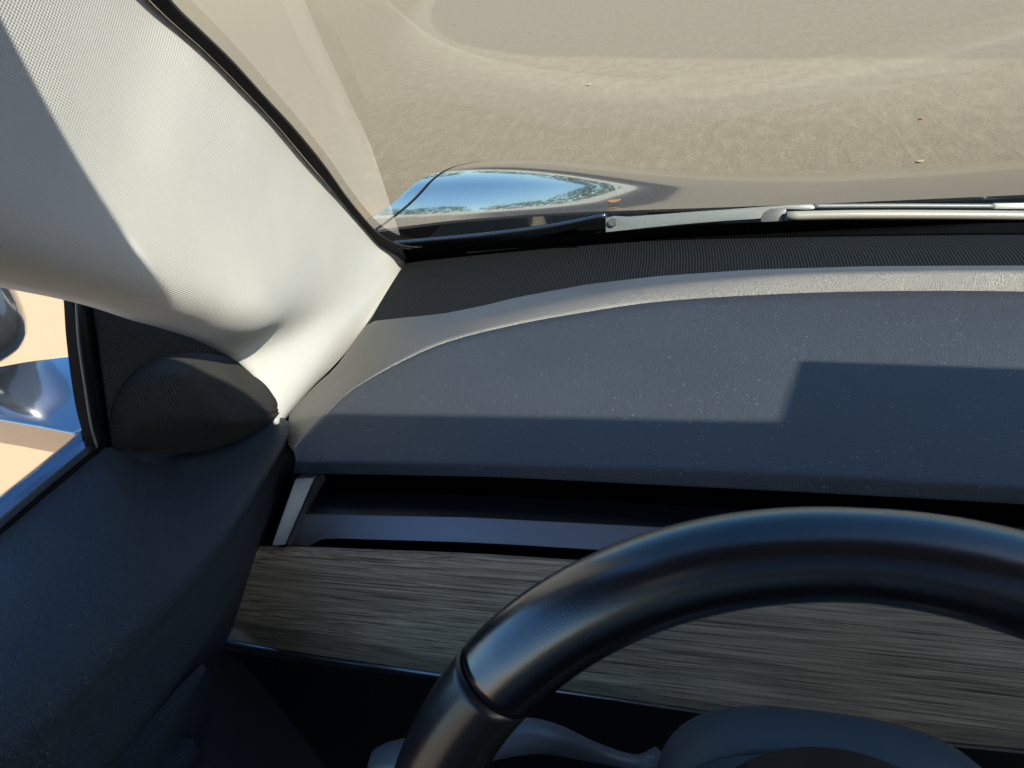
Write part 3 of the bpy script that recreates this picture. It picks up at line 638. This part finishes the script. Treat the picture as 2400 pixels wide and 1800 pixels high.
# seal and bright moulding along the belt line
bs0 = L([(-220, 1400), (0, 1218), (100, 1136), (170, 1078), (203, 1050)], DR(-0.010)); bs1 = [p + Vector((0.004, 0, 0.004)) for p in belt]
loft('window_seal', [bs0, [a.lerp(b, .5) + Vector((0.001, 0, 0.003)) for a, b in zip(catmull(bs0, 30), catmull(bs1, 30))], bs1], M['frame'], door, 40, 8, thick=0.004)
mo0 = L([(-220, 1330), (0, 1160), (100, 1082), (160, 1033), (192, 1006)], DR(-0.03)); mo1 = L([(-220, 1400), (0, 1216), (100, 1134), (170, 1076), (200, 1049)], DR(-0.014))
mmid = [a.lerp(b, .55) + Vector((0.0, 0, 0.004)) for a, b in zip(catmull(mo0, 30), catmull(mo1, 30))]
loft('belt_moulding', [mo0, mmid, mo1], M['chrome'], door, 40, 10, thick=0.005)
loft('door_skin', [[p + Vector((-0.002, 0, -0.003)) for p in mo0], [p + Vector((-0.06, 0, -0.06)) for p in mo0], [p + Vector((-0.10, 0, -0.40)) for p in mo0]], M['paint'], door, 30, 12, thick=0.004, face=(-5, 0, 1))
# black division bar and sail panel
fb0 = L([(146, 690), (149, 705), (154, 782), (165, 876), (179, 961), (205, 1055)], DR(-0.004)); fb1 = L([(225, 700), (228, 738), (244, 829), (256, 944), (266, 1020), (272, 1052)], DR(0.002))
m1 = L([(185, 700), (190, 725), (200, 800), (214, 890), (232, 1000), (244, 1062)], DR(0.007)); m2 = L([(198, 700), (203, 725), (213, 800), (227, 890), (243, 1000), (254, 1062)], DR(0.002))
loft('division_bar', [fb0, [a.lerp(b, .5) + Vector((0.004, 0, 0)) for a, b in zip(fb0, m1)], m1, m2, fb1], M['frame'], door, 40, 20, thick=0.004)
top = L([(222, 712), (300, 742), (380, 766), (461, 794), (535, 832)], DR(0.006)) + [onp(587, 852, 'x', -0.436), onp(618, 880, 'x', -0.430), onp(640, 920, 'x', -0.424)]
botp = L([(267, 1047), (338, 1059), (422, 1062), (490, 1050)], DR(0.006)) + [onp(557, 1026, 'x', -0.436), onp(600, 1004, 'x', -0.430), onp(630, 985, 'x', -0.426), onp(646, 965, 'x', -0.424)]
sail = loft('sail_panel', [top, botp], M['mesh'], door, 60, 20, thick=0.0015)
arc_ = [(256, 1010, DR(0.0075)), (268, 945, DR(0.0075)), (296, 893, DR(0.0075)), (335, 858, DR(0.0075)), (395, 832, DR(0.008)), (465, 826, DR(0.009)), (535, 838, X(-0.428)), (587, 856, X(-0.424)), (619, 884, X(-0.420)), (640, 924, X(-0.416))]
RDG = [(262, 1022, DR(0.0085)), (280, 972, DR(0.012)), (312, 925, DR(0.018)), (358, 890, DR(0.027)), (420, 884, DR(0.038)), (485, 902, X(-0.403)), (545, 926, X(-0.398)), (595, 948, X(-0.400)), (632, 962, X(-0.405)), (650, 957, X(-0.410))]
LWM = [(264, 1038, DR(0.008)), (300, 1010, DR(0.014)), (350, 985, DR(0.024)), (410, 975, DR(0.036)), (470, 978, X(-0.402)), (530, 984, X(-0.396)), (580, 984, X(-0.398)), (615, 980, X(-0.403)), (640, 972, X(-0.408)), (652, 966, X(-0.411))]
bot = L([(267, 1048), (338, 1060)], DR(0.0085)) + [onp(422, 1063, 'x', -0.432), onp(490, 1055, 'x', -0.424), onp(557, 1031, 'x', -0.416), onp(608, 1008, 'x', -0.411), onp(640, 985, 'x', -0.409), onp(652, 973, 'x', -0.411)]
pa, pr, pw, pb = (catmull(q, 80) for q in (L(arc_, fnx), L(RDG, fnx), L(LWM, fnx), bot))
loft('speaker_cover', [pa, mixr(pa, pr, .5, .0015), mixr(pa, pr, .85, .0015), pr, mixr(pr, pw, .3, .001), pw, mixr(pw, pb, .5, .0015), pb], M['mesh'], sail, 80, 50, thick=0.0012)
loft('light_block_panel', [L([(215, 735), (380, 800), (560, 870), (680, 900)], DR(-0.016)), L([(215, 1000), (380, 1000), (560, 1000), (680, 1000)], DR(-0.016)), L([(215, 1250), (380, 1250), (560, 1250), (680, 1250)], DR(-0.016))], M['void'], door, 20, 10, thick=0.004)  # unseen black backing, added to stop light leaking in below the sail panel
gl = [L([(-300, 560), (-20, 640), (100, 660), (160, 690)], DR(-0.006)), L([(-300, 1480), (0, 1214), (100, 1132), (190, 1060)], DR(-0.012))]
loft('window_glass', gl, M['sideglass'], door, 20, 12, thick=0)

sweep('frame_bead', catmull(L([(178, 706), (184, 800), (198, 900), (214, 1000), (228, 1048)], DR(0.0085)), 30), 0.0006, M['bead'], door, 8)
# ---- outside mirror
ZM = 1.035
armp = [onplane(a, b, (-0.5, 0.3, ZM), (0.10, -0.14, 1)) for a, b in ((62, 846), (110, 839), (168, 832), (205, 1000), (186, 1008), (169, 1014), (101, 1000), (0, 982), (-160, 958), (-220, 900), (-60, 868))]
mir = prism('side_mirror', armp, (0, 0, -0.024), M['paint'], car, 0.004, 3)
c0 = onp(-95, 815, 'x', -0.70)
def superell(name, c, hx, hy, hz, rot, mat, parent, e=0.45):
    bm = bmesh.new(); bmesh.ops.create_uvsphere(bm, u_segments=48, v_segments=24, radius=1)
    for v in bm.verts:
        q = [math.copysign(abs(t) ** e, t) for t in v.co]; k = (abs(v.co.x) ** 3.2 + abs(v.co.y) ** 3.2 + abs(v.co.z) ** 3.2) ** (-1 / 3.2)
        v.co = Euler(rot).to_matrix() @ Vector((v.co.x * k * hx, v.co.y * k * hy, v.co.z * k * hz)) + c
    me = bpy.data.meshes.new(name); bm.to_mesh(me); bm.free(); return link(name, me, mat, parent)
corner = onp(64, 846, 'z', 1.045)
hs = superell('mirror_housing', corner + Vector((-0.120, 0.025, 0.058)), 0.105, 0.05, 0.07, (0, 0.12, -0.25), M['paint'], mir)
superell('mirror_glass', corner + Vector((-0.125, -0.022, 0.058)), 0.092, 0.006, 0.058, (0, 0.12, -0.25), M['mirrorglass'], hs)

# ---- bonnet and wings
def zhood(x, y):
    u_ = y - 0.8; z = 0.95 - 0.221 * u_ - 0.0933 * u_ * u_ - max(0, u_ - 0.9) ** 2 * 0.9
    a = abs(x - XC); ca = 0.905
    amp = sum(float(np.interp(u_ + k, [-0.15, 0.0, 0.10, 0.26, 0.5, 0.8, 1.2], [0.012, 0.016, 0.026, 0.066, 0.082, 0.066, 0.02])) for k in (-0.06, -0.03, 0, 0.03, 0.06)) / 5
    z += amp * math.exp(-0.5 * ((a - ca) / 0.26) ** 2) if a < ca else amp
    if a > ca: z -= min(0.35, ((a - ca) / 0.05) ** 2 * 0.045)
    return z - 0.010 * (a / 0.9) ** 2 * 0
def xsh(y): return float(np.interp(y, [0.74, 0.85, 1.0, 1.15, 1.3, 1.45, 1.6, 1.75, 1.9, 2.1], [-0.475, -0.49, -0.50, -0.505, -0.495, -0.465, -0.42, -0.35, -0.24, -0.05]))
def hood_y0(x):
    xx = x if x < XC else 2 * XC - x
    return float(np.interp(xx, [-0.56, -0.52, -0.47, -0.40, -0.30, -0.22, -0.14, -0.05, 0.08, 0.22, 0.4], [0.715, 0.735, 0.755, 0.784, 0.808, 0.815, 0.815, 0.81, 0.797, 0.778, 0.768]))
rows = []; gut = []
for j in range(90):
    t = j / 89; row = []; xl = -0.48
    for _ in range(6): ye = hood_y0(xl) * (1 - t) + 2.2 * t; xl = xsh(ye)
    for i in range(120):
        s = i / 119; x = xl + (2 * (XC - xl)) * s; y = hood_y0(x) * (1 - t) + 2.2 * t
        row.append(Vector((x, y, zhood(x, y))))
    rows.append(row); gut.append(row[0] + Vector((0, 0, -0.018)))
me = grid_mesh('hood', rows, (XC, 1, 8)); hood = link('hood', me, M['paint'], car)
m = hood.modifiers.new('thickness', 'SOLIDIFY'); m.thickness = 0.003; m.offset = -1
m = hood.modifiers.new('crisp_edges', 'EDGE_SPLIT'); m.split_angle = R(50)
loft('hood_gutter', [[p + Vector((-0.05, 0, 0)) for p in gut], gut, [p + Vector((0.05, 0, -0.004)) for p in gut]], M['void'], hood, 60, 4, thick=0.002, face=(XC, 1, 8))
for sgn in (1, -1):
    rows = []
    for j in range(90):
        y = 0.70 + 1.5 * j / 89; row = []
        for i in range(40):
            xl = xsh(max(y, 0.74)) - 0.006; s = i / 39; xo = XC - 0.975
            x = xl + (xo - xl) * (1 - (1 - s) ** 1.4); p = Vector((x, y, zhood(x, y)))
            if sgn < 0: p.x = 2 * XC - p.x
            row.append(p)
        q = row[-1]
        for k in range(1, 8): row.append(Vector((q.x - sgn * 0.004 * math.sin(k / 8 * 3), q.y, q.z * (1 - k / 8) + 0.25 * k / 8)))
        rows.append(row)
    me = grid_mesh('fender', rows, (XC - sgn * 3, 1, 8)); fe = link('fender', me, M['paint'], car)
    m = fe.modifiers.new('thickness', 'SOLIDIFY'); m.thickness = 0.004; m.offset = -1
    m = fe.modifiers.new('crisp_edges', 'EDGE_SPLIT'); m.split_angle = R(50)
# cowl between bonnet and glass
cw0 = []; cw1 = []; cw2 = []
for i in range(40):
    x = -0.50 + (2 * (XC + 0.50)) * i / 39; y1 = hood_y0(x) - 0.004; y0 = y1 - 0.055
    cw0.append(Vector((x, y0, 0.915))); cw1.append(Vector((x, y1 - 0.03, 0.928))); cw2.append(Vector((x, y1 + 0.02, 0.920)))
loft('cowl', [cw0, cw1, cw2], M['black'], car, 60, 10, thick=0.004, face=(XC, 1, 5), along=linear, across=linear)
# black cowl corner with a bright edge, seen left of the wiper
ca = L([(925, 572), (1000, 565), (1100, 556), (1200, 545), (1300, 531), (1420, 507)], G(-0.012)); cb = L([(925, 585), (1000, 580), (1100, 577), (1200, 572), (1300, 564), (1420, 545)], G(-0.010))
cc_ = loft('cowl_end', [ca, cb], M['gloss'], car, 40, 6, thick=0.004)
sweep('cowl_edge', catmull([p + Vector((0, 0, 0.001)) for p in ca], 30), 0.0022, M['chrome'], cc_, 10)

# ---- wiper
def og(pts, off):
    out = []
    for a, b in pts:
        ym = float(np.interp(a, [1330, 1410, 1600, 1842, 2000, 2400, 2900], [546, 528, 512, 500, 495, 492, 497]))
        out.append(onplane(a, b, onglass(a, ym, -off), (0, -0.8, 0.6)))
    return out
armT = [(1395, 545), (1408, 512), (1440, 505), (1470, 507), (1600, 497), (1700, 490), (1780, 484), (1850, 479), (1905, 477), (1912, 489), (1895, 492), (1835, 490), (1795, 495), (1782, 513), (1700, 518), (1600, 526), (1500, 536), (1410, 545)]
polyT = og(armT, 0.022)
n_out = Vector((0, 0.8, -0.6))
wip = prism('wiper', polyT, n_out * 0.006, M['wiper'], car, 0.0015, 2)
tri = og([(1330, 548), (1400, 520), (1408, 545)], 0.018); prism('arm_root', tri, n_out * 0.006, M['wiper'], wip, 0.001)
cap = og([(1436, 522)], 0.022)[0]
sweep('pivot_cap', [cap - n_out * 0.0025, cap + n_out * 0.002], 0.0042, M['wiperdark'], wip, 20, up=(1, 0, 0))
jn = og([(1783, 512), (1790, 500), (1805, 492), (1842, 490), (1842, 521), (1783, 523)], 0.0235); prism('joint', jn, n_out * -0.004, M['wiperdark'], wip, 0.0008)
bl = catmull(og([(1842, 507), (2000, 504), (2200, 504), (2400, 506), (2900, 515)], 0.020), 40)
sweep('blade', bl, 0.0052, M['blade'], wip, 16, squash=0.9)
rdp = catmull(og([(1905, 484), (2100, 483), (2330, 484)], 0.026), 30); sweep('rod', rdp, 0.0026, M['wiper'], wip, 12)
cn = og([(2328, 475), (2500, 474), (2500, 490), (2328, 490)], 0.028); prism('connector', cn, n_out * 0.005, M['wiper'], wip, 0.001)
lip = catmull(og([(1300, 533), (1420, 506), (1600, 489), (1742, 476), (1900, 471), (2100, 468), (2400, 468), (2900, 474)], 0.034), 60)

# ---- roof, header, mirror housing, rest of the body that shades the cabin
def header_y(x):
    x = x if x < XC else 2 * XC - x
    return float(np.interp(x, [-0.30, -0.20, -0.155, -0.12, -0.095, -0.06, 0.02, 0.2, 0.38], [0.139, 0.141, 0.143, 0.134, 0.121, 0.125, 0.138, 0.137, 0.134]))
hr = []
for (dy, dz) in ((0.0, -0.004), (-0.10, 0.03), (-0.22, 0.055), (-0.42, 0.058)):
    hr.append([Vector((x, header_y(x) + dy, zglass(x, header_y(x)) + dz)) for x in [-0.30 + 1.3 * i / 40 for i in range(41)]])
roof = loft('roof', hr, M['roofcloth'], car, 30, 8, thick=0.02)
zr = zglass(XC, HEAD_Y) + 0.055
loft('roof_glass', [[Vector((-0.22, HEAD_Y - 0.42, zr)), Vector((XC, HEAD_Y - 0.42, zr + 0.02)), Vector((0.98, HEAD_Y - 0.42, zr))], [Vector((-0.22, -0.9, zr)), Vector((XC, -0.9, zr + 0.03)), Vector((0.92, -0.9, zr))], [Vector((-0.22, -1.9, zr - 0.12)), Vector((XC, -1.9, zr - 0.09)), Vector((0.92, -1.9, zr - 0.12))]], M['roofglass'], roof, 12, 12, thick=0)
for sx in (0, 1):
    f = lambda p: Vector((2 * XC - p[0], p[1], p[2])) if sx else Vector(p)
    loft('roof_rail', [[f((-0.30, 0.16, 1.30)), f((-0.24, -0.1, zr)), f((-0.22, -0.9, zr)), f((-0.22, -1.9, zr - 0.12))], [f((-0.40, 0.20, 1.20)), f((-0.36, -0.1, 1.27)), f((-0.36, -0.9, 1.28)), f((-0.36, -1.9, 1.14))]], M['roofcloth'], roof, 24, 6, thick=0.02)
body = box('body', (-0.56, -2.6, 0.18), (1.26, 0.72, 0.26), M['void'], car)
loft('side_panel', [[Vector((1.12, -2.4, 0.99)), Vector((1.12, 0.6, 0.99))], [Vector((1.20, -2.4, 0.9)), Vector((1.20, 0.6, 0.9))], [Vector((1.2, -2.4, 0.26)), Vector((1.2, 0.6, 0.26))]], M['door'], body, 12, 8, thick=0.03)
loft('side_panel', [[Vector((-0.44, -2.4, 0.99)), Vector((-0.44, -0.9, 0.99))], [Vector((-0.50, -2.4, 0.26)), Vector((-0.50, -0.9, 0.26))]], M['door'], body, 12, 8, thick=0.03)
loft('rear_light_block', [[Vector((-0.36, -1.95, zr - 0.1)), Vector((1.1, -1.95, zr - 0.1))], [Vector((-0.5, -2.2, 0.95)), Vector((1.2, -2.2, 0.95))], [Vector((-0.5, -2.4, 0.26)), Vector((1.2, -2.4, 0.26))]], M['door'], body, 6, 6, thick=0.03)  # closed up to the roof over the rear window to darken the cabin
for xx in (-0.05, 0.75):
    box('seat_back', (xx - 0.24, -0.95, 0.45), (xx + 0.24, -0.78, 1.05), M['seat'], body, 0.05)
mp_ = [Vector((x, y, zglass(x, y) - 0.006)) for x, y in ((0.297, 0.276), (0.48, 0.252), (0.52, 0.12), (0.372, 0.12), (0.362, 0.165))]
mirr = prism('mirror_pod', mp_, (0, 0, -0.03), M['black'], roof, 0.004)

# ---- right-hand pillar (mirror image, out of frame)
rows2 = [[Vector((2 * XC - p.x, p.y, p.z)) for p in r] for r in [[pt.data.vertices[j * NU + i].co for i in range(0, NU, 5)] for j in range(0, NV, 3)]]
me = grid_mesh('pillar_trim', rows2, (XC, 0, 1.2)); o = link('pillar_trim', me, M['pillar'], car)
m = o.modifiers.new('thickness', 'SOLIDIFY'); m.thickness = 0.004; m.offset = -1

# ------------------------------------------------------------------ dry leaves
def leaf(name, pos, ln, wd, rz, mat, label, tilt=0.1, nrm=None):
    me = bpy.data.meshes.new(name); n = 9; vs_ = []; fs = []
    for i in range(n):
        t = i / (n - 1); h = wd * math.sin(math.pi * min(1, t * 0.96 + 0.02)) ** 0.8 / 2
        for s in (-1, 0, 1): vs_.append((ln * (t - .5), s * h, 0.12 * ln * (t - .5) ** 2 * 4 + abs(s) * h * 0.35))
    for i in range(n - 1):
        for k in (0, 1): a = i * 3 + k; fs.append((a, a + 3, a + 4, a + 1))
    me.from_pydata(vs_, [], fs); o = link(name, me, mat); o.location = pos; o.rotation_euler = (tilt, 0, rz)
    m = o.modifiers.new('thickness', 'SOLIDIFY'); m.thickness = 0.0004 if ln < .05 else 0.001
    o['label'] = label; o['category'] = 'leaf'; return o
def onhood(px, py):
    d = ray(px, py)
    for k in range(4000):
        p = CAM + d * (0.6 + k * 0.0005)
        if p.z < zhood(p.x, p.y): return p
p = onhood(1440, 478)
leaf('dry_leaf', (p.x, p.y, p.z + 0.003), 0.017, 0.008, 0.1, M['leaf'], 'tiny orange-brown leaf lying on the hood just above the wiper arm')
p = onp(2160, 278, 'z', 0.004); leaf('dry_leaf', p, 0.03, 0.022, 0.7, M['redleaf'], 'small reddish leaf on the tarmac, right part of the windshield view')
p = onp(2157, 379, 'z', 0.004); leaf('dry_leaf', p, 0.035, 0.026, 0.2, M['paleleaf'], 'pale tan leaf on the tarmac just beyond the hood')
p = onp(1380, 199, 'z', 0.004); leaf('dry_leaf', p, 0.06, 0.04, 1.0, M['paleleaf'], 'pale scrap of leaf on the worn light band of tarmac')

# ------------------------------------------------------------------ woods around the lot (seen in the paintwork)
rnd = random.Random(3)
vs_, fs = [], []
for k in range(26):
    an = R(-30 + 124 * k / 25 + rnd.uniform(-2, 2)) if k < 22 else R(-62 - 7 * (k - 22)); rr_ = rnd.uniform(84, 96); cx, cy = rr_ * math.sin(an), rr_ * math.cos(an)
    h = rnd.uniform(11, 14.5)
    for q in range(420):
        a, b = rnd.uniform(0, 6.283), rnd.gauss(0, 1)
        rad = rnd.random() ** 0.5 * 5.5; z = rnd.uniform(6.2, h); rad *= math.sin(math.pi * ((z - 6) / (h - 5.5)) ** 0.8) ** 0.6
        c = Vector((cx + rad * math.cos(a), cy + rad * math.sin(a), z)); s = rnd.uniform(0.25, 0.6)
        ax = Vector((rnd.gauss(0, 1), rnd.gauss(0, 1), rnd.gauss(0, 1))).normalized(); t = ax.orthogonal().normalized(); u2 = ax.cross(t)
        i0 = len(vs_); vs_ += [tuple(c + t * s), tuple(c + u2 * s * .7), tuple(c - t * s), tuple(c - u2 * s * .7)]; fs.append((i0, i0 + 1, i0 + 2, i0 + 3))
me = bpy.data.meshes.new('trees'); me.from_pydata(vs_, [], fs)
o = link('trees', me, M['foliage'], None, False); o['kind'] = 'stuff'; o['label'] = 'line of green trees far beyond the parking lot'; o['category'] = 'trees'
